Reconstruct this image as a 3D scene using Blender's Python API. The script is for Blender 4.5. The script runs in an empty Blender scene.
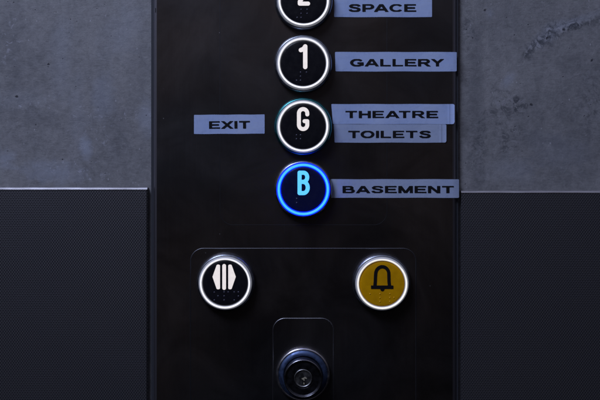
import bpy, bmesh, math, random
from mathutils import Vector
random.seed(4)
S = bpy.context.scene
C = S.collection

# ------------------------------------------------------------------ camera
U = 0.00075            # metres on the faceplate per photograph pixel
D = 0.625              # camera to faceplate
F = 0.006              # faceplate front, in front of the wall face
Z0 = 1.10              # camera height
PY = 130.0             # photograph row at camera height
cam_d = bpy.data.cameras.new('camera'); cam = bpy.data.objects.new('camera', cam_d); C.objects.link(cam)
cam.location = (0, -(F + D), Z0); cam.rotation_euler = (math.radians(90), 0, 0)
cam_d.sensor_width = 36; cam_d.lens = 36 * D / (600 * U)
cam_d.shift_y = -(200 - PY) / 600.0
cam_d.clip_start = 0.02; cam_d.clip_end = 50
cam_d.dof.use_dof = True; cam_d.dof.focus_distance = D - 0.004; cam_d.dof.aperture_fstop = 5.6
S.camera = cam

# ------------------------------------------------------------------ world and lamps
w = bpy.data.worlds.new('World'); S.world = w; w.use_nodes = True
nt = w.node_tree; bg = nt.nodes['Background']
tc = nt.nodes.new('ShaderNodeTexCoord'); sp = nt.nodes.new('ShaderNodeSeparateXYZ')
rp = nt.nodes.new('ShaderNodeValToRGB'); mr = nt.nodes.new('ShaderNodeMapRange')
mr.inputs['From Min'].default_value = -1; mr.inputs['From Max'].default_value = 1
nt.links.new(tc.outputs['Generated'], sp.inputs[0]); nt.links.new(sp.outputs['Z'], mr.inputs['Value'])
nt.links.new(mr.outputs[0], rp.inputs[0]); nt.links.new(rp.outputs[0], bg.inputs['Color'])
e = rp.color_ramp.elements
e[0].position = 0.34; e[0].color = (0.001, 0.001, 0.0015, 1)
e[1].position = 1.0; e[1].color = (0.31, 0.32, 0.44, 1)
m_ = e.new(0.50); m_.color = (0.009, 0.008, 0.010, 1)
m_ = e.new(0.64); m_.color = (0.062, 0.058, 0.070, 1)
bg.inputs['Strength'].default_value = 0.8

def area(name, loc, target, size, power, col):
    l = bpy.data.lights.new(name, 'AREA'); l.shape = 'RECTANGLE'; l.size = size[0]; l.size_y = size[1]
    l.energy = power; l.color = col
    o = bpy.data.objects.new(name, l); C.objects.link(o); o.location = loc
    o.rotation_euler = (Vector(target) - Vector(loc)).to_track_quat('-Z', 'Y').to_euler()
    return o
area('ceiling_lamp', (-0.75, -0.85, 2.35), (-0.05, 0, 1.1), (0.7, 0.5), 18.5, (0.70, 0.785, 1.06))

S.view_settings.view_transform = 'Standard'; S.view_settings.look = 'None'
S.view_settings.exposure = 0; S.view_settings.gamma = 1
S.cycles.max_bounces = 8; S.cycles.caustics_reflective = False

# ------------------------------------------------------------------ helpers
def W(px, py, h=0.0):
    k = (D - h) / D
    return Vector(((px - 300) * U * k, -(F + h), Z0 - (py - PY) * U * k))

def link(name, me, mat=None, parent=None, loc=None, smooth=False):
    o = bpy.data.objects.new(name, me); C.objects.link(o)
    if mat: me.materials.append(mat)
    if parent: o.parent = parent
    if loc is not None: o.location = loc
    if smooth:
        for p in me.polygons: p.use_smooth = True
    return o

def bm_obj(name, bm, mat=None, parent=None, loc=None, smooth=False):
    bmesh.ops.recalc_face_normals(bm, faces=bm.faces)
    me = bpy.data.meshes.new(name); bm.to_mesh(me); bm.free()
    return link(name, me, mat, parent, loc, smooth)

def tag(o, label, cat=None, group=None, kind=None):
    o['label'] = label
    if cat: o['category'] = cat
    if group: o['group'] = group
    if kind: o['kind'] = kind

def sharp(o, deg=35):
    m = o.modifiers.new('edges', 'EDGE_SPLIT'); m.split_angle = math.radians(deg); return o

def lathe(profile, n=128, cap_start=False, cap_end=False):
    """profile: (radius in px, height towards the viewer in m), axis along -Y"""
    bm = bmesh.new(); rings = []
    for r, h in profile:
        rings.append([bm.verts.new((r * U * math.cos(2 * math.pi * i / n), -h, r * U * math.sin(2 * math.pi * i / n))) for i in range(n)])
    for a, b in zip(rings, rings[1:]):
        for i in range(n):
            bm.faces.new((a[i], a[(i + 1) % n], b[(i + 1) % n], b[i]))
    if cap_start: bm.faces.new(rings[0])
    if cap_end: bm.faces.new(rings[-1])
    return bm

def sdf_mesh(f, x0, x1, y0, y1, step, thick, base=0.0):
    """filled shape f(x, y) < 0 in px (y down) -> raised mesh, front at base+thick"""
    nx = int(math.ceil((x1 - x0) / step)); ny = int(math.ceil((y1 - y0) / step))
    val = [[f(x0 + i * step, y0 + j * step) for i in range(nx + 1)] for j in range(ny + 1)]
    bm = bmesh.new(); cache = {}
    def V(x, y):
        k = (round(x, 4), round(y, 4))
        if k not in cache: cache[k] = bm.verts.new((x * U, -(base + thick), -y * U))
        return cache[k]
    for j in range(ny):
        for i in range(nx):
            cs = [(i, j), (i + 1, j), (i + 1, j + 1), (i, j + 1)]
            vs = [val[b][a] for a, b in cs]
            if all(v >= 0 for v in vs): continue
            pts = []
            for k in range(4):
                (a, b), (c, d) = cs[k], cs[(k + 1) % 4]; va, vb = vs[k], vs[(k + 1) % 4]
                if va < 0: pts.append((x0 + a * step, y0 + b * step))
                if (va < 0) != (vb < 0):
                    t = va / (va - vb); t = min(max(t, 0.02), 0.98)
                    pts.append((x0 + (a + (c - a) * t) * step, y0 + (b + (d - b) * t) * step))
            q = []
            for p in pts:
                v = V(*p)
                if v not in q: q.append(v)
            if len(q) >= 3:
                try: bm.faces.new(q)
                except ValueError: pass
    edges = [e_ for e_ in bm.edges if e_.is_boundary]
    r = bmesh.ops.extrude_edge_only(bm, edges=edges)
    for v in r['geom']:
        if isinstance(v, bmesh.types.BMVert): v.co.y += thick
    return bm

def seg(x, y, ax, ay, bx, by, r):
    dx, dy = bx - ax, by - ay; L = dx * dx + dy * dy
    t = 0 if L == 0 else max(0, min(1, ((x - ax) * dx + (y - ay) * dy) / L))
    return math.hypot(x - ax - dx * t, y - ay - dy * t) - r
def strokes(pl, r):
    def f(x, y):
        d = 1e9
        for p in pl:
            for a, b in zip(p, p[1:]): d = min(d, seg(x, y, *a, *b, r))
        return d
    return f
def arc(cx, cy, rx, ry, a0, a1, n=14):
    return [(cx + rx * math.cos(math.radians(a0 + (a1 - a0) * i / n)), cy + ry * math.sin(math.radians(a0 + (a1 - a0) * i / n))) for i in range(n + 1)]
def poly(pts, rr):
    """rounded polygon distance, convex"""
    def f(x, y):
        d = 1e9; inside = True; n = len(pts)
        for i in range(n):
            (ax, ay), (bx, by) = pts[i], pts[(i + 1) % n]
            d = min(d, seg(x, y, ax, ay, bx, by, 0))
            if (bx - ax) * (y - ay) - (by - ay) * (x - ax) < 0: inside = False
        return (-d if inside else d) - rr
    return f

# ------------------------------------------------------------------ materials
class Mat:
    def __init__(s, name, col=(0.5, 0.5, 0.5), rough=0.5, metal=0.0, **kw):
        s.m = bpy.data.materials.new(name); s.m.use_nodes = True; s.t = s.m.node_tree
        s.b = s.t.nodes['Principled BSDF']
        s.b.inputs['Base Color'].default_value = (*col, 1); s.b.inputs['Roughness'].default_value = rough
        s.b.inputs['Metallic'].default_value = metal
        for k, v in kw.items(): s.b.inputs[k.replace('_', ' ')].default_value = v
    def n(s, typ, **kw):
        nd = s.t.nodes.new('ShaderNode' + typ)
        for k, v in kw.items(): setattr(nd, k, v)
        return nd
    def l(s, a, b): s.t.links.new(a, b)
    def coord(s, scale=(1, 1, 1), loc=(0, 0, 0), rot=(0, 0, 0)):
        tc = s.n('TexCoord'); mp = s.n('Mapping')
        mp.inputs['Scale'].default_value = scale; mp.inputs['Location'].default_value = loc; mp.inputs['Rotation'].default_value = rot
        s.l(tc.outputs['Object'], mp.inputs['Vector']); return mp.outputs[0]
    def noise(s, scale, detail=4, rough=0.55, vec=None, dist=0.0):
        nd = s.n('TexNoise'); nd.inputs['Scale'].default_value = scale; nd.inputs['Detail'].default_value = detail
        nd.inputs['Roughness'].default_value = rough; nd.inputs['Distortion'].default_value = dist
        s.l(vec if vec is not None else s.coord(), nd.inputs['Vector']); return nd.outputs['Fac']
    def mr(s, v, a, b, c, d, clamp=True):
        nd = s.n('MapRange'); nd.clamp = clamp
        for k, x in zip(('From Min', 'From Max', 'To Min', 'To Max'), (a, b, c, d)): nd.inputs[k].default_value = x
        s.l(v, nd.inputs['Value']); return nd.outputs[0]
    def math(s, op, a, b=None):
        nd = s.n('Math', operation=op)
        for i, x in enumerate((a, b)):
            if x is None: continue
            if isinstance(x, (int, float)): nd.inputs[i].default_value = x
            else: s.l(x, nd.inputs[i])
        return nd.outputs[0]
    def mix(s, fac, a, b, mode='MIX'):
        nd = s.n('Mix', data_type='RGBA', blend_type=mode)
        for idx, x in ((0, fac), (6, a), (7, b)):
            if isinstance(x, (int, float)): nd.inputs[idx].default_value = x
            elif isinstance(x, tuple): nd.inputs[idx].default_value = (*x, 1)
            else: s.l(x, nd.inputs[idx])
        return nd.outputs[2]
    def bump(s, h, strength, dist):
        nd = s.n('Bump'); nd.inputs['Strength'].default_value = strength; nd.inputs['Distance'].default_value = dist
        s.l(h, nd.inputs['Height']); s.l(nd.outputs[0], s.b.inputs['Normal']); return nd
    def base(s, v): s.l(v, s.b.inputs['Base Color'])
    def rough(s, v): s.l(v, s.b.inputs['Roughness'])

# concrete-look wall: mottling, trowel streaks, pits, pale blooms and a scuffed arc
M = Mat('concrete', rough=0.6); M.b.inputs['Specular IOR Level'].default_value = 0.35
big = M.noise(10, 5, 0.6, dist=0.7); mid = M.noise(42, 9, 0.75, dist=0.5)
streak = M.noise(1, 4, 0.6, vec=M.coord((70, 1, 9))); fine = M.noise(420, 3, 0.7)
hair = M.noise(1, 2, 0.5, vec=M.coord((160, 1, 1300)))
c = M.mix(M.mr(big, 0.34, 0.66, 0, 1), (0.125, 0.130, 0.148), (0.305, 0.305, 0.325))
c = M.mix(M.mr(mid, 0.38, 0.66, 0, 0.65), c, (0.36, 0.35, 0.37))
c = M.mix(M.mr(streak, 0.38, 0.66, 0, 0.5), c, (0.185, 0.19, 0.205))
c = M.mix(M.mr(fine, 0.3, 0.7, 0, 0.34), c, (0.14, 0.14, 0.155))
grit = M.noise(170, 8, 0.8, dist=0.3); grain = M.noise(1300, 2, 0.6)
c = M.mix(M.mr(grit, 0.44, 0.62, 0, 0.34), c, (0.42, 0.42, 0.46))
c = M.mix(M.mr(grit, 0.46, 0.34, 0, 0.36), c, (0.12, 0.12, 0.14))
c = M.mix(M.mr(grain, 0.4, 0.7, 0, 0.3), c, (0.15, 0.15, 0.17))
c = M.mix(M.mr(hair, 0.42, 0.7, 0, 0.34), c, (0.33, 0.33, 0.35))
# mask helper: ellipses at fixed places on the wall, edges broken by noise
wob = M.noise(55, 5, 0.7, dist=0.6)
def blob(px, py, rx, ry, rot=0.0, amp=1.4):
    p = W(px, py, -F)
    tc = M.n('TexCoord'); mp = M.n('Mapping', vector_type='TEXTURE')
    mp.inputs['Location'].default_value = p; mp.inputs['Rotation'].default_value = (0, math.radians(rot), 0)
    mp.inputs['Scale'].default_value = (rx * U, 1.0, ry * U)
    M.l(tc.outputs['Object'], mp.inputs[0])
    ln = M.n('VectorMath', operation='LENGTH'); M.l(mp.outputs[0], ln.inputs[0])
    d = M.math('ADD', ln.outputs['Value'], M.math('MULTIPLY', M.math('SUBTRACT', wob, 0.5), amp * 2))
    return M.mr(d, 0.35, 1.3, 1, 0)
for (px, py, rx, ry, rot, st) in [(52, 172, 26, 11, 10, .34), (86, 147, 6, 12, 0, .42), (102, 100, 12, 26, 12, .22), (146, 118, 10, 16, 0, .3),
                                  (62, 60, 10, 45, 0, .12), (20, 100, 30, 10, 0, .10), (78, 120, 8, 50, 0, .10), (5, 160, 10, 10, 0, .3), (125, 30, 22, 30, 30, .14),
                                  (508, 80, 6, 10, 20, .3), (512, 170, 22, 14, 0, .14), (560, 150, 30, 18, 20, .12), (548, 34, 26, 7, -35, .22), (580, 20, 22, 5, -20, .22), (490, 14, 4, 5, 0, .25)]:
    c = M.mix(M.math('MULTIPLY', blob(px, py, rx, ry, rot), min(0.6, st * 1.25)), c, (0.38, 0.42, 0.54))
chip = M.noise(190, 6, 0.75, dist=0.8)
for (px, py, rx, ry, rot, st) in [(504, 100, 14, 14, 0, .55), (510, 135, 14, 26, 0, .5), (560, 30, 34, 9, -30, .6), (478, 150, 10, 30, 0, .5), (590, 100, 14, 30, 0, .5), (535, 44, 22, 6, -38, .75), (582, 24, 22, 5, -18, .75), (520, 106, 9, 6, 0, .55), (468, 30, 5, 24, 0, .5), (525, 130, 30, 34, 0, .25), (575, 90, 30, 40, 0, .2), (30, 118, 40, 8, 4, .22), (25, 60, 22, 30, 0, .22), (115, 130, 14, 40, 0, .2), (476, 110, 8, 80, 0, .35), (580, 150, 40, 30, 0, .25), (500, 20, 24, 30, 0, .25), (10, 50, 14, 60, 0, .25), (135, 75, 12, 50, 0, .2)]:
    if st >= .5:
        g_ = M.math('MULTIPLY', blob(px, py, rx, ry, rot, 2.2), st)
        c = M.mix(M.math('MULTIPLY', g_, M.mr(chip, 0.475 if st < .7 else 0.54, 0.43 if st < .7 else 0.48, 0, 1.0)), c, (0.055, 0.06, 0.075))
        c = M.mix(M.math('MULTIPLY', g_, M.mr(chip, 0.54, 0.60, 0, 0.45)), c, (0.46, 0.46, 0.54))
    else:
        c = M.mix(M.math('MULTIPLY', blob(px, py, rx, ry, rot, 2.0), st), c, (0.10, 0.105, 0.125))
for (px, py, rx, ry) in [(30, 105, 40, 7), (108, 112, 36, 8), (72, 170, 46, 14), (145, 118, 12, 22), (90, 135, 30, 30), (12, 40, 14, 30)]:
    c = M.mix(M.math('MULTIPLY', blob(px, py, rx, ry, 0, 1.2), M.mr(chip, 0.58, 0.63, 0, 0.55)), c, (0.50, 0.51, 0.62))
# pits
def pits(sc, thr, amt, c):
    vo = M.n('TexVoronoi'); vo.inputs['Scale'].default_value = sc
    M.l(M.coord(), vo.inputs['Vector'])
    hs = M.n('SeparateColor'); M.l(vo.outputs['Color'], hs.inputs[0])
    k = M.math('MULTIPLY', M.mr(M.math('ADD', vo.outputs['Distance'], M.math('MULTIPLY', M.math('SUBTRACT', fine, 0.5), 0.25)), 0.05, 0.11, 1, 0), M.math('GREATER_THAN', hs.outputs[0], thr))
    return M.mix(M.math('MULTIPLY', k, amt), c, (0.05, 0.05, 0.065)), k
c, k1 = pits(85, 0.72, 0.92, c); c, k2 = pits(190, 0.74, 0.8, c)
# pale flecks
vo = M.n('TexVoronoi'); vo.inputs['Scale'].default_value = 170; M.l(M.coord((1.6, 1, 0.9), (3, 2, 1)), vo.inputs['Vector'])
hs = M.n('SeparateColor'); M.l(vo.outputs['Color'], hs.inputs[0])
k = M.math('MULTIPLY', M.mr(M.math('ADD', vo.outputs['Distance'], M.math('MULTIPLY', M.math('SUBTRACT', grit, 0.5), 0.5)), 0.04, 0.13, 1, 0), M.math('MULTIPLY', M.math('GREATER_THAN', hs.outputs[1], 0.8), M.mr(mid, 0.45, 0.56, 0, 1)))
c = M.mix(M.math('MULTIPLY', k, 0.6), c, (0.62, 0.62, 0.72))
M.base(c)
hh = M.math('SUBTRACT', M.math('ADD', M.math('MULTIPLY', fine, 0.25), M.math('MULTIPLY', grit, 1.0)), M.math('MULTIPLY', M.math('ADD', k1, k2), 0.9))
M.bump(hh, 0.55, 0.0007); CONCRETE = M.m

# embossed dark steel
M = Mat('embossed_steel', rough=0.42, metal=0.85)
tc = M.n('TexCoord'); sx = M.n('SeparateXYZ'); M.l(tc.outputs['Object'], sx.inputs[0])
px_, pz_ = 2.6 * U, 3.5 * U
wx = M.math('MULTIPLY', sx.outputs[0], 2 * math.pi / px_); wz = M.math('MULTIPLY', sx.outputs[2], 2 * math.pi / pz_)
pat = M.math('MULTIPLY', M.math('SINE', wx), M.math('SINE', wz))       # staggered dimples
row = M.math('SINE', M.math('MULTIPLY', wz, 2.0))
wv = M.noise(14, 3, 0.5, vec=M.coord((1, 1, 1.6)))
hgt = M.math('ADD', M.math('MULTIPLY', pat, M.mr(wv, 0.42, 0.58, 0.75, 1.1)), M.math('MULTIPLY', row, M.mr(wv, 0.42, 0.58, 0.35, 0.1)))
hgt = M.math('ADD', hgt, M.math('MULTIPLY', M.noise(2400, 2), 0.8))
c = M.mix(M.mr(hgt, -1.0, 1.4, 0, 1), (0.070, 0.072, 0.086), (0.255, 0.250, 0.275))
c = M.mix(M.mr(M.noise(6, 4), 0.3, 0.7, 0, 0.25), c, (0.11, 0.12, 0.17))
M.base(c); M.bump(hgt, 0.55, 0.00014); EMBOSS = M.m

M = Mat('polished_trim', (0.62, 0.61, 0.66), 0.28, 1.0)
M.rough(M.mr(M.noise(1, 3, vec=M.coord((60, 60, 900))), 0.3, 0.7, 0.26, 0.48)); TRIM = M.m

# dark brushed faceplate with smudges and hairline scratches
M = Mat('brushed_dark_steel', rough=0.4, metal=0.985)
br = M.noise(1, 4, 0.6, vec=M.coord((1500, 1, 14))); sm = M.noise(16, 5, 0.6, dist=0.8)
warm = M.noise(7, 3, 0.5)
c = M.mix(M.mr(warm, 0.35, 0.62, 0, 1), (0.112, 0.112, 0.124), (0.165, 0.132, 0.118))  # warmer patches paint a brownish reflection into the steel colour
c = M.mix(M.mr(br, 0.3, 0.7, 0, 0.16), c, (0.10, 0.10, 0.11))
sc_ = M.noise(1, 2, 0.5, vec=M.coord((260, 1, 24), rot=(0, 0.5, 0)))
c = M.mix(M.math('MULTIPLY', M.mr(sc_, 0.73, 0.78, 0, 1), M.mr(sm, 0.5, 0.65, 0, 0.5)), c, (0.5, 0.5, 0.56))
dust = M.n('TexVoronoi'); dust.inputs['Scale'].default_value = 95; M.l(M.coord(), dust.inputs['Vector'])
dh = M.n('SeparateColor'); M.l(dust.outputs['Color'], dh.inputs[0])
c = M.mix(M.math('MULTIPLY', M.mr(dust.outputs['Distance'], 0.02, 0.05, 0.7, 0), M.math('GREATER_THAN', dh.outputs[0], 0.8)), c, (0.8, 0.8, 0.85))
M.base(c)
M.rough(M.math('ADD', M.mr(sm, 0.32, 0.68, 0.32, 0.43), M.mr(br, 0.3, 0.7, -0.012, 0.012)))
M.bump(br, 0.025, 0.0003); STEEL = M.m
EDGE = Mat('plate_edge', (0.36, 0.35, 0.40), 0.42, 1.0).m
BACK = Mat('back_box_paint', (0.055, 0.058, 0.072), 0.5, 0.3).m
GROOVED = Mat('dull_groove_steel', (0.10, 0.10, 0.115), 0.5, 1.0).m
GROOVE = Mat('groove_steel', (0.20, 0.20, 0.22), 0.42, 1.0).m
def chrome(name, col, r=0.2):
    M = Mat(name, col, r, 1.0); M.rough(M.mr(M.noise(300, 3), 0.3, 0.7, r * 0.8, r * 1.3)); return M.m
BEZEL = chrome('dark_chrome', (0.34, 0.37, 0.44), 0.32); BEZEL_REFL = chrome('teal_reflection_chrome', (0.07, 0.30, 0.33), 0.34)  # teal base colour paints a greenish reflection into the G button's bezel
def cap(name, col, r=0.24):
    M = Mat(name, col, r); n_ = M.noise(260, 4)
    M.rough(M.mr(n_, 0.3, 0.7, r * 0.8, r * 1.5))
    M.bump(M.noise(900, 2), 0.05, 0.0002); return M.m
CAP = cap('black_gloss_plastic', (0.010, 0.010, 0.014)); CAPB = cap('blue_spill_gloss_plastic', (0.007, 0.010, 0.055))  # navy tint of the B cap paints in the blue ring's glow
M = Mat('olive_plastic', (0.34, 0.225, 0.02), 0.5); M.b.inputs['Specular IOR Level'].default_value = 0.2
M.base(M.mix(M.mr(M.noise(180, 4), 0.3, 0.7, 0, 1), (0.74, 0.37, 0.0), (0.62, 0.30, 0.0))); OLIVE = M.m
def glow(name, col, st, dif=(0.7, 0.7, 0.7)):
    M = Mat(name, dif, 0.4); M.b.inputs['Emission Color'].default_value = (*col, 1); M.b.inputs['Emission Strength'].default_value = st
    n_ = M.noise(420, 3); M.l(M.mr(n_, 0.25, 0.75, st * 0.9, st * 1.08), M.b.inputs['Emission Strength']); return M.m
RING = glow('lit_white_ring', (0.95, 0.93, 1.0), 0.86); RINGB = glow('lit_blue_ring', (0.045, 0.44, 1.0), 1.3, (0.05, 0.1, 0.5))
SH = glow('diffuser_edge', (0.88, 0.90, 1.0), 0.16, (0.4, 0.4, 0.45)); SHB = glow('blue_diffuser_edge', (0.001, 0.012, 1.0), 6.0, (0.02, 0.04, 0.3))
RINGY = glow('lit_warm_ring', (1.0, 0.95, 0.86), 0.80)
NUM = glow('lit_numeral', (0.90, 0.80, 0.74), 0.72); NUMB = glow('lit_blue_numeral', (0.05, 0.48, 1.0), 1.1, (0.3, 0.5, 0.8))
DOT = Mat('braille_plastic', (0.10, 0.10, 0.15), 0.3).m; DOTY = Mat('braille_olive', (0.80, 0.42, 0.01), 0.3).m
INK = Mat('black_ink', (0.006, 0.006, 0.009), 0.45).m
BELLINK = Mat('black_symbol', (0.008, 0.008, 0.010), 0.4).m
def tape_mat(name, c1, c2, c3):
    M = Mat(name, rough=0.42)
    n1 = M.noise(45, 4, dist=0.5); n2 = M.noise(1, 3, vec=M.coord((90, 1, 700))); n3 = M.noise(260, 5, 0.7)
    c = M.mix(M.mr(n1, 0.3, 0.7, 0, 1), c1, c2)
    c = M.mix(M.mr(n2, 0.4, 0.7, 0, 0.3), c, c3)
    c = M.mix(M.mr(n3, 0.52, 0.75, 0, 0.35), c, tuple(v * 0.62 for v in c1))
    dv = M.n('TexVoronoi'); dv.inputs['Scale'].default_value = 420; M.l(M.coord(), dv.inputs['Vector'])
    dc = M.n('SeparateColor'); M.l(dv.outputs['Color'], dc.inputs[0])
    c = M.mix(M.math('MULTIPLY', M.mr(dv.outputs['Distance'], 0.05, 0.18, 0.5, 0), M.math('GREATER_THAN', dc.outputs[0], 0.9)), c, (0.15, 0.18, 0.28))
    M.base(c); M.rough(M.mr(n1, 0.3, 0.7, 0.26, 0.5)); M.bump(M.math('ADD', n1, M.math('MULTIPLY', n3, 0.12)), 0.5, 0.0006); return M.m
TAPE = tape_mat('label_tape', (0.40, 0.52, 0.88), (0.47, 0.58, 0.90), (0.52, 0.60, 0.84))
TAPEG = tape_mat('faded_label_tape', (0.37, 0.45, 0.68), (0.42, 0.50, 0.72), (0.46, 0.52, 0.68))
COLLAR = chrome('blue_collar_metal', (0.10, 0.145, 0.28), 0.5); RIM = chrome('bright_rim_metal', (0.72, 0.70, 0.74), 0.3)
LOCK = chrome('lock_metal', (0.10, 0.10, 0.12), 0.34); PLUG = chrome('plug_metal', (0.30, 0.30, 0.31), 0.38)
HOLE = Mat('keyhole_black', (0.004, 0.004, 0.004), 0.6).m; GLINT_BRASS = Mat('brassy_glint', (0.85, 0.78, 0.60), 0.45, 0.6).m

# ------------------------------------------------------------------ the wall and the two kick panels
def box(bm, x0, x1, y0, y1, z0, z1):
    r = bmesh.ops.create_cube(bm, size=1)
    for v in r['verts']:
        v.co = Vector(((x0 + x1) / 2 + v.co.x * (x1 - x0), (y0 + y1) / 2 + v.co.y * (y1 - y0), (z0 + z1) / 2 + v.co.z * (z1 - z0)))
    return r
bm = bmesh.new(); box(bm, -0.75, 0.75, 0, 0.05, 0.0, 1.7)
wall = bm_obj('wall', bm, CONCRETE); tag(wall, 'grey concrete wall behind the button panel', kind='structure')

def kick(x0p, x1p, ytop, label):
    """proud sheet with a rolled top edge, its front 4.5 mm off the wall"""
    h = -0.0015
    a = W(x0p, ytop + 2.2, h); b = W(x1p, ytop + 2.2, h)
    root = bpy.data.objects.new('kick_panel', None); C.objects.link(root)
    cx = (a.x + b.x) / 2; root.location = (cx, 0, 0.45)
    tag(root, label, 'wall panel', 'embossed panels on the lower wall')
    bm = bmesh.new(); box(bm, a.x - cx, b.x - cx, -(F + h), -0.0004, 0.0, a.z - 0.45)
    bmesh.ops.bevel(bm, geom=[e_ for e_ in bm.edges if abs(e_.verts[0].co.x - e_.verts[1].co.x) < 1e-6 and e_.verts[0].co.y < -0.002 and e_.verts[1].co.y < -0.002], offset=0.0006, segments=2, affect='EDGES')
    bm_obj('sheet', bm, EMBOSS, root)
    # trim: rounded bead along the top
    bm = bmesh.new(); prof = []
    y_f = -(F + h) - 0.0003; z_t = W(0, ytop, h).z - 0.45; z_b = a.z - 0.45 + 0.00005
    prof = [(-0.0003, z_b), (-0.0003, z_t + 0.0002), (y_f * 0.55, z_t + 0.0002), (y_f * 0.8, z_t), (y_f * 0.96, z_b + (z_t - z_b) * 0.55), (y_f, z_b + (z_t - z_b) * 0.2), (y_f, z_b)]
    L = [bm.verts.new((a.x - cx, y, z)) for y, z in prof]; R = [bm.verts.new((b.x - cx, y, z)) for y, z in prof]
    for i in range(len(prof)):
        j = (i + 1) % len(prof); bm.faces.new((L[i], L[j], R[j], R[i]))
    bm.faces.new(L); bm.faces.new(R)
    bm_obj('top_trim', bm, TRIM, root)
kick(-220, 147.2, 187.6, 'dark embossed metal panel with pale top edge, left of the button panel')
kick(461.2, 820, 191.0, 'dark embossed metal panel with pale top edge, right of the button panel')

# ------------------------------------------------------------------ the lift's button panel
panel = bpy.data.objects.new('lift_button_panel', None); C.objects.link(panel)
P0 = Vector((W(304, 0).x, 0, 0.70)); panel.location = P0
tag(panel, 'tall dark steel lift panel with round lit buttons and a key switch', 'lift panel')
def L_(v): return v - P0
zt, zb = 1.40, 0.70
# back box, a little wider than the plate and set back
bm = bmesh.new(); box(bm, W(151.2, 0, -0.003).x - P0.x, W(458.2, 0, -0.003).x - P0.x, -(F - 0.003), -0.0003, 0.002, zt - zb - 0.002)
bm_obj('back_box', bm, BACK, panel)
# faceplate: prism with a soft chamfer along the vertical edges
xl, xr = W(153.4, 0).x - P0.x, W(456.0, 0).x - P0.x
ch = 3.3 * U
prof = [(xl, -(F - 0.0029)), (xl, -(F - 0.0019)), (xl + ch * 0.45, -(F - 0.0007)), (xl + ch, -F)]
prof += [(xr - (x - xl), y) for x, y in reversed(prof)]
bm = bmesh.new()
A = [bm.verts.new((x, y, 0)) for x, y in prof]; B = [bm.verts.new((x, y, zt - zb)) for x, y in prof]
n = len(prof)
for i in range(n):
    f = bm.faces.new((A[i], A[(i + 1) % n], B[(i + 1) % n], B[i]))
    if i in (0, 1, 2, 4, 5, 6): f.material_index = 1
bm.faces.new(A); bm.faces.new(B)
fp = bm_obj('faceplate', bm, STEEL, panel); fp.data.materials.append(EDGE)
bm = bmesh.new(); p = L_(W(155.5, 10)); box(bm, p.x - .4 * U, p.x + .4 * U, -(F - 0.0002), -(F - 0.0012), p.z - 2.1 * U, p.z + 2.1 * U)
bm_obj('edge_slot', bm, HOLE, panel)

def groove(pts, wd, mat=GROOVE, hgt=0.00022):
    """fine V-shaped ridge left along an engraved line; pts in photo px, open path"""
    bm = bmesh.new(); rows = []
    P = [Vector((a, b)) for a, b in pts]
    for i, p in enumerate(P):
        t = (P[min(i + 1, len(P) - 1)] - P[max(i - 1, 0)]).normalized(); nn = Vector((-t.y, t.x))
        rows.append([bm.verts.new(L_(W(*(p + nn * s * wd), hh_))) for s, hh_ in ((-.5, 0.00002), (0, hgt), (.5, 0.00002))])
    for a, b in zip(rows, rows[1:]):
        for k in range(2): bm.faces.new((a[k], a[k + 1], b[k + 1], b[k]))
    return bm_obj('engraved_line', bm, mat, panel)
groove([(190.5, 880)] + arc(203.5, 261.5, 13, 13, 180, 270, 10) + arc(403, 261.5, 13, 13, 270, 360, 10) + [(416, 880)], 0.95, GROOVED)
groove([(273, 880)] + arc(285, 330.5, 12, 12, 180, 270, 10) + arc(321.5, 330.5, 12, 12, 270, 360, 10) + [(333.5, 880)], 1.0)
groove([(220, -230)] + list(reversed(arc(233, 212, 13, 13, 90, 180, 10))) + list(reversed(arc(374, 212, 13, 13, 0, 90, 10))) + [(387, -230)], 0.6, Mat('faint_groove', (0.07, 0.07, 0.08), 0.5, 1.0).m, hgt=0.00006)

# ---- buttons
HB = 0.0075
def button(name, cx, cy, ring, capm, bez, label):
    k0 = W(cx, cy, HB)
    loc = Vector((k0.x, -F, k0.z)) - P0
    body = lathe([(24.0, 0.0001), (28.9, 0.0001), (29.0, 0.0012), (28.8, 0.0030), (28.4, 0.0042), (27.8, 0.0050), (27.1, 0.0054), (26.5, 0.0055), (26.25, 0.0052), (26.2, 0.003)])
    o = bm_obj(name, body, bez, panel, loc, True); o['label'] = label
    r = lathe([(26.15, 0.003), (26.1, 0.0063), (25.8, 0.0070), (25.35, HB), (24.8, HB + 0.00025), (24.2, HB + 0.0003), (23.6, HB + 0.0002), (23.15, HB - 0.0001), (22.85, HB - 0.0006), (22.7, HB - 0.001), (22.65, 0.003)])
    ro = bm_obj('light_ring', r, ring, o, smooth=True); ro.data.materials.append(SHB if ring is RINGB else SH)
    for p in ro.data.polygons:
        rr = math.hypot(p.center.x, p.center.z) / U
        if (rr > 25.35 or rr < 23.15) if ring is RINGB else (rr > 25.0 or rr < 23.3): p.material_index = 1
    c_ = lathe([(22.5, 0.002), (22.5, 0.0060), (22.35, 0.0065), (21.9, 0.0068), (20.5, 0.00695), (15, 0.0070), (7, 0.0070), (0.01, 0.0070)])
    bm_obj('button_cap', c_, capm, o, smooth=True)
    return o
ZC = 0.0070
def braille(o, dots, mat):
    bm = bmesh.new()
    for x, y in dots:
        r = bmesh.ops.create_uvsphere(bm, u_segments=12, v_segments=8, radius=0.72 * U)
        for v in r['verts']: v.co.y *= 0.55; v.co += Vector((x * U, -ZC, -y * U))
    bm_obj('braille_dots', bm, mat, o, smooth=True)
def glyph(o, f, name, mat, bounds=(-14, 14, -22, 10)):
    bm = sdf_mesh(f, bounds[0], bounds[1], bounds[2], bounds[3], 0.4, 0.00018, ZC)
    return bm_obj(name, bm, mat, o)

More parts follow.
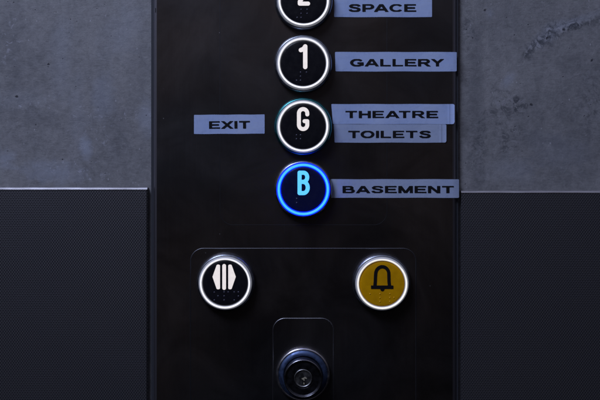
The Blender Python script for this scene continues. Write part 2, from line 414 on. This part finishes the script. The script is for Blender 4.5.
g1 = strokes([[(2.1, -16.6), (2.1, 3.7)], [(2.0, -16.4), (0.6, -14.2), (-2.2, -13.0)]], 2.15)
x0, x1 = -4.25, 4.25
gG = strokes([[(4.15, -11.9), (4.15, -12.9)] + list(reversed(arc(0, -12.9, 4.15, 4.3, 180, 360))) + [(-4.15, -1.7)] + list(reversed(arc(0, -1.7, 4.15, 4.3, 0, 180))) + [(4.15, -5.2), (1.4, -5.2)]], 1.95)
gB = strokes([[(-3.7, -16.6), (-3.7, 3.6)], [(-3.7, -16.6), (0.2, -16.6)] + arc(0.2, -12.1, 3.7, 4.5, -90, 90)[1:] + [(-3.4, -7.4)],
              [(0.2, -7.4)] + arc(0.2, -1.9, 4.2, 5.5, -90, 90)[1:] + [(-3.7, 3.6)]], 2.0)
g2 = strokes([[(-4.2, -11.8), (-4.2, -12.6)] + arc(0, -12.6, 4.2, 4.3, 180, 370)[1:] + [(3.4, -8.4), (-1.5, -2.2), (-3.9, 1.2), (-3.9, 3.2), (4.3, 3.2)]], 2.0)
num = [(-6.4, 16.9), (-2.5, 8.9), (-2.5, 12.9), (-2.5, 16.9)]
b = button('floor_button', 303.7, 0.2, RING, CAP, BEZEL, 'black button with white 2 and lit white ring, topmost')
glyph(b, g2, 'numeral', NUM); braille(b, num + [(3.4, 8.9), (3.4, 12.9)], DOT)
b = button('floor_button', 303.1, 63.1, RING, CAP, BEZEL, 'black button with white 1 and lit white ring')
glyph(b, g1, 'numeral', NUM); braille(b, num + [(3.4, 8.9)], DOT)
b = button('floor_button', 303.1, 126.4, RING, CAP, BEZEL_REFL, 'black button with white letter G and lit white ring in a bezel painted with a teal reflection')
glyph(b, gG, 'letter', NUM); braille(b, [(-6.5, 8.4), (-2.5, 8.4), (-6.5, 12.3), (-2.5, 12.3)], DOT)
b = button('floor_button', 303.3, 189.5, RINGB, CAPB, BEZEL, 'black button with glowing blue letter B and blue ring')
glyph(b, gB, 'letter', NUMB); braille(b, [(-6.5, 9.0), (-6.5, 13.1)], DOT)

b = button('door_button', 225.0, 283.4, RING, CAP, BEZEL, 'black button with white door symbol and lit white ring')
dl = poly([(-9.6, -6.6), (-6.2, -17.2), (-5.7, -17.2), (-5.7, 4.7), (-6.2, 4.7)][0:5], 1.4)
def door(x, y):
    c0 = seg(x, y, -0.9, -17.2, -0.9, 4.7, 1.85)
    X = x + 0.9
    pts = [(-9.5, -6.4), (-5.9, -17.1), (-5.2, -17.1), (-5.2, 4.6), (-5.9, 4.6)]
    d1 = 1e9
    for sgn in (1, -1):
        d1 = min(d1, DOORP(X * sgn, y))
    return min(c0, d1)
DOORP = poly([(-10.1, -6.4), (-6.3, -17.1), (-5.4, -17.1), (-5.4, 4.6), (-6.3, 4.6)], 1.35)
glyph(b, door, 'door_symbol', NUM)
braille(b, [(-10.6, 8.9), (-6.9, 12.6), (-10.6, 16.6), (-0.9, 8.7), (-0.9, 12.6), (-0.9, 16.6), (3.1, 8.7), (9.1, 8.7), (13.2, 8.7), (13.2, 12.7), (9.1, 16.6)], DOT)

b = button('alarm_button', 382.2, 284.0, RINGY, OLIVE, BEZEL, 'olive yellow button with black bell symbol and lit white ring')
arch = strokes([[(-7.2, 2.2), (-6.8, -2), (-6.5, -9.0)] + arc(0.1, -9.8, 6.5, 7.2, 180, 360)[1:] + [(6.8, -2), (7.3, 2.2)]], 1.65)
def bell(x, y):
    brim = max(abs(x - 0.05) - 11.1, abs(y - 3.3) - 1.7)
    notch = math.hypot(abs(x) - 11.1, y - 3.0) - 1.7
    return min(arch(x, y), brim, math.hypot(x - 0.2, y - 5.2) - 2.1)
glyph(b, bell, 'bell_symbol', BELLINK)
braille(b, [(-11.9, 9.9), (-2.1, 9.9), (-2.1, 13.7), (-2.1, 17.5), (7.6, 9.9), (7.6, 13.6), (7.6, 17.5), (11.7, 13.6)], DOTY)

# ---- key switch
kc = W(303.1, 374.9, 0.003); loc = Vector((kc.x, -F, kc.z)) - P0
col = lathe([(20, 0.0001), (26.5, 0.0001), (26.8, 0.0010), (26.7, 0.0022), (26.3, 0.0030), (25.6, 0.0035), (24.9, 0.0036), (24.4, 0.0033)])
ks = bm_obj('key_switch', col, RIM, panel, loc, True); ks['label'] = 'round key switch with blue collar and dark lock barrel'
bm_obj('collar', lathe([(24.35, 0.0030), (24.2, 0.0033), (22.5, 0.0041), (20.2, 0.0048), (19.2, 0.0046), (18.9, 0.003)]), COLLAR, ks, smooth=True)
bm_obj('lock_barrel', lathe([(18.7, 0.002), (18.7, 0.0118), (18.5, 0.0125), (18.0, 0.0129), (17.2, 0.0130), (16.7, 0.0127), (16.4, 0.0122), (16.3, 0.0121), (16.0, 0.0121), (13.0, 0.0121), (10.6, 0.0121), (10.1, 0.0121), (9.9, 0.0121), (9.5, 0.0116), (9.4, 0.010)]), LOCK, ks, smooth=True)
bm_obj('barrel_rim', lathe([(18.95, 0.0115), (18.85, 0.0126), (18.4, 0.01312), (17.9, 0.01325), (17.55, 0.0131), (17.5, 0.0120)]), chrome('rim_dark', (0.30, 0.30, 0.34), 0.25), ks, smooth=True)
bm_obj('key_plug', lathe([(9.2, 0.010), (9.2, 0.0121), (8.9, 0.0125), (8.2, 0.0127), (7.6, 0.0124), (7.4, 0.0122), (7.2, 0.0122), (4, 0.0122), (0.01, 0.0122)]), PLUG, ks, smooth=True)
hole = strokes([[(-1.4, -4.0), (-1.0, -2.6)], [(0.2, -0.6), (0.5, 4.4)], [(-2.6, -0.6), (-0.2, 0.2)]], 1.5)
bm_obj('keyhole', sdf_mesh(hole, -6, 6, -7, 7, 0.35, 0.00015, 0.01225), HOLE, ks)
glint = strokes([[(0.2, -0.2), (1.9, -0.9), (3.0, -0.2)], [(0.6, 0.4), (0.9, 1.6)], [(0.7, 4.4), (0.8, 5.2)], [(-0.9, 0.1), (-0.3, 0.5)]], 0.55)  # glints around the keyhole, put in as small pale brassy strokes
bm_obj('keyhole_glint', sdf_mesh(glint, -6, 6, -6, 8, 0.25, 0.0003, 0.01225), GLINT_BRASS, ks)

# ------------------------------------------------------------------ tape labels
def bowl(yt, yb, x, rx): return [(0.0, yt), (x, yt)] + arc(x, (yt + yb) / 2, rx, (yt - yb) / 2, 90, -90, 12)[1:] + [(0.0, yb)]
V0 = [(0.105, -.1), (0.105, 1.1)]
GL = {
 'E': (.80, [V0, [(0, .915), (.80, .915)], [(0, .505), (.74, .505)], [(0, .085), (.82, .085)]]),
 'L': (.74, [V0, [(0, .085), (.74, .085)]]),
 'T': (.82, [[(0, .915), (.82, .915)], [(.41, -.1), (.41, 1.1)]]),
 'H': (.84, [V0, [(.735, -.1), (.735, 1.1)], [(.1, .52), (.74, .52)]]),
 'I': (.21, [V0]),
 'N': (.84, [V0, [(.735, -.1), (.735, 1.1)], [(.08, 1.02), (.76, -.02)]]),
 'M': (1.0, [V0, [(.895, -.1), (.895, 1.1)], [(.10, 1.05), (.5, .02)], [(.90, 1.05), (.5, .02)]]),
 'A': (1.0, [[(.07, -.1), (.5, 1.03)], [(.93, -.1), (.5, 1.03)], [(.25, .30), (.75, .30)]]),
 'X': (.92, [[(.06, -.08), (.86, 1.08)], [(.86, -.08), (.06, 1.08)]]),
 'Y': (.92, [[(.05, 1.1), (.46, .47)], [(.87, 1.1), (.46, .47)], [(.46, -.1), (.46, .5)]]),
 'P': (.80, [V0, bowl(.915, .42, .46, .235)]),
 'B': (.84, [V0, bowl(.915, .52, .45, .20), bowl(.52, .085, .50, .235)]),
 'R': (.88, [V0, bowl(.915, .47, .50, .225), [(.45, .47), (.84, -.1)]]),
 'C': (.88, [arc(.47, .5, .375, .42, 38, 322, 26)]),
 'G': (.94, [arc(.47, .5, .375, .42, 38, 315, 26) + [(.835, .2), (.835, .46)], [(.50, .45), (.94, .45)]]),
 'O': (.96, [arc(.48, .5, .385, .42, 0, 360, 30)]),
 'S': (.82, [[(.73, .70), (.67, .84), (.54, .905), (.38, .918), (.22, .87), (.135, .745), (.19, .62), (.36, .55), (.56, .49), (.69, .40), (.715, .26), (.63, .13), (.46, .083), (.28, .10), (.14, .19), (.095, .32)]]),
}
def letter_sdf(paths, w, r=0.113):
    def f(x, y):
        d = 1e9
        for p in paths:
            for i, (a, b) in enumerate(zip(p, p[1:])):
                k = seg(x, y, *a, *b, r)
                L = math.hypot(b[0] - a[0], b[1] - a[1]) or 1; ux, uy = (b[0] - a[0]) / L, (b[1] - a[1]) / L
                if i == 0: k = max(k, -((x - a[0]) * ux + (y - a[1]) * uy))
                if i == len(p) - 2: k = max(k, (x - b[0]) * ux + (y - b[1]) * uy)
                d = min(d, k)
        return max(d, y - 1, -y)
    return f
GCACHE = {}
def text_mesh(body):
    """wide bold capitals, cap height 1, drawn from strokes; returns a bmesh in the x, y plane"""
    bm = bmesh.new(); x = 0; prev = ''
    for ch_ in body:
        x -= {'EA': .03, 'AT': .17, 'RY': .10, 'BA': .05, 'PA': .14, 'AC': .06, 'GA': .05, 'AL': .03, 'AS': .05, 'TO': .05, 'EX': .04, 'XI': .04, 'TR': .0}.get(prev + ch_, 0); prev = ch_
        w_, paths = GL[ch_]
        if ch_ not in GCACHE:
            g = sdf_mesh(letter_sdf(paths, w_), -.055, w_ + .07, -.055, 1.06, .032, 0)
            GCACHE[ch_] = ([tuple(v.co) for v in g.verts], [[v.index for v in f.verts] for f in (g.verts.index_update() or g.faces)]); g.free()
        vs, fs = GCACHE[ch_]
        nv = [bm.verts.new((c0[0] / U + x, -c0[2] / U, c0[1])) for c0 in vs]
        for f in fs:
            try: bm.faces.new([nv[i] for i in f])
            except ValueError: pass
        x += w_ + .125
    bmesh.ops.remove_doubles(bm, verts=bm.verts, dist=0.0005)
    bmesh.ops.delete(bm, geom=[f for f in bm.faces if f.calc_area() < 1e-9], context='FACES')
    me = bpy.data.meshes.new('lettering'); bm.to_mesh(me); bm.free(); return me

def tape(words, x0, x1, y0, y1, tx0, tx1, ty0, ty1, label, rot=0.0, curl=0.0, rc=0.6, slant=0.0, skew=0.0, lift=0.0, bend=None):
    root = bpy.data.objects.new('tape_label', None); C.objects.link(root)
    h0 = 0.00022
    o0 = W(x0, y1, h0); root.location = Vector((o0.x, -F, o0.z))
    tag(root, label, 'label', 'typed labels stuck on the button panel')
    n = 160; bm = bmesh.new(); rows = []
    wd = x1 - x0; ht = y1 - y0
    rnd = random.Random(words)
    ph = [rnd.uniform(0, 6.28) for _ in range(6)]
    for i in range(n + 1):
        u = i / n; x = x0 + wd * u
        sag = 0.00003 * math.sin(u * 9 + ph[0]) + 0.00003 * math.sin(u * 23 + ph[1])
        h = h0 + lift + sag
        if curl: h += curl * max(0, (x - (x1 - 5.5)) / 5.5) ** 2
        if bend and x > bend: h -= 0.00030 * ((x - bend) / 4.0) ** 1.6
        if curl: h += 0.00022 * math.exp(-((x - (x1 - 5.5)) / 0.9) ** 2)
        er = min(x1 - x, rc); el = min(x - x0, 0.5)
        cr = rc - math.sqrt(max(0, rc * rc - (rc - er) ** 2)); cl = 0.5 - math.sqrt(max(0, .25 - (0.5 - el) ** 2))
        ya = y0 + cr * 0.6 + cl + 0.10 * math.sin(u * 17 + ph[2]) + skew * (u - .5)
        yb = y1 - cr - cl + 0.10 * math.sin(u * 13 + ph[3]) + skew * (u - .5)
        xs = slant * (1 - u) ** 8
        col = []
        for k in range(5):
            t = k / 4; yy = ya + (yb - ya) * t
            col.append(bm.verts.new(W(x + xs * t, yy, h) - root.location))
        rows.append(col)
    fr = []
    for a, b2 in zip(rows, rows[1:]):
        for k in range(4): fr.append(bm.faces.new((a[k], b2[k], b2[k + 1], a[k + 1])))
    bmesh.ops.recalc_face_normals(bm, faces=bm.faces)
    ed = [e_ for e_ in bm.edges if e_.is_boundary]
    r = bmesh.ops.extrude_edge_only(bm, edges=ed)
    for v in r['geom']:
        if isinstance(v, bmesh.types.BMVert): v.co.y += 0.00013
    t = bm_obj('tape', bm, TAPEG if words in ('TOILETS', 'BASEMENT') else TAPE, root)
    me = text_mesh(words)
    xs = [v.co.x for v in me.vertices]; ys = [v.co.y for v in me.vertices]
    ax, bx, ay, by = min(xs), max(xs), min(ys), max(ys)
    cxp, cyp = (tx0 + tx1) / 2, (ty0 + ty1) / 2; ca, sa = math.cos(math.radians(rot)), math.sin(math.radians(rot))
    for v in me.vertices:
        X = tx0 + (v.co.x - ax) / (bx - ax) * (tx1 - tx0) - cxp; Y = ty1 - (v.co.y - ay) / (by - ay) * (ty1 - ty0) - cyp
        X, Y = X * ca - Y * sa, X * sa + Y * ca
        v.co = W(X + cxp, Y + cyp, h0 + lift + 0.00012) - root.location
    link('lettering', me, INK, root)
tape('SPACE', 334, 432, -2, 17, 348.5, 416.3, 4.0, 11.7, 'blue-grey tape label reading SPACE, beside the topmost button')
tape('GALLERY', 335, 456.7, 51.9, 71.4, 350, 444, 58.9, 66.3, 'blue-grey tape label reading GALLERY, beside the 1 button', slant=0.5, bend=452.5)
tape('TOILETS', 333.6, 446.4, 124.2, 142.6, 348.2, 430.8, 130.7, 138.0, 'faded blue-grey tape label reading TOILETS, with a curled corner', curl=0.0006, rc=1.6, slant=1.0)
tape('THEATRE', 331.3, 454.6, 104.0, 124.0, 345.4, 438.2, 110.8, 118.0, 'blue-grey tape label reading THEATRE, with a lifted rounded end', curl=0.0013, rc=2.2, slant=1.6, lift=0.0001)
tape('BASEMENT', 330.6, 459.0, 179.2, 197.8, 342.5, 453.8, 185.9, 193.1, 'blue-grey tape label reading BASEMENT, reaching over the panel edge', bend=452.5)
tape('EXIT', 194, 264.6, 114.6, 133.8, 209, 250, 121.0, 128.6, 'short blue-grey tape label reading EXIT, left of the buttons', rot=-0.6, skew=-0.35)
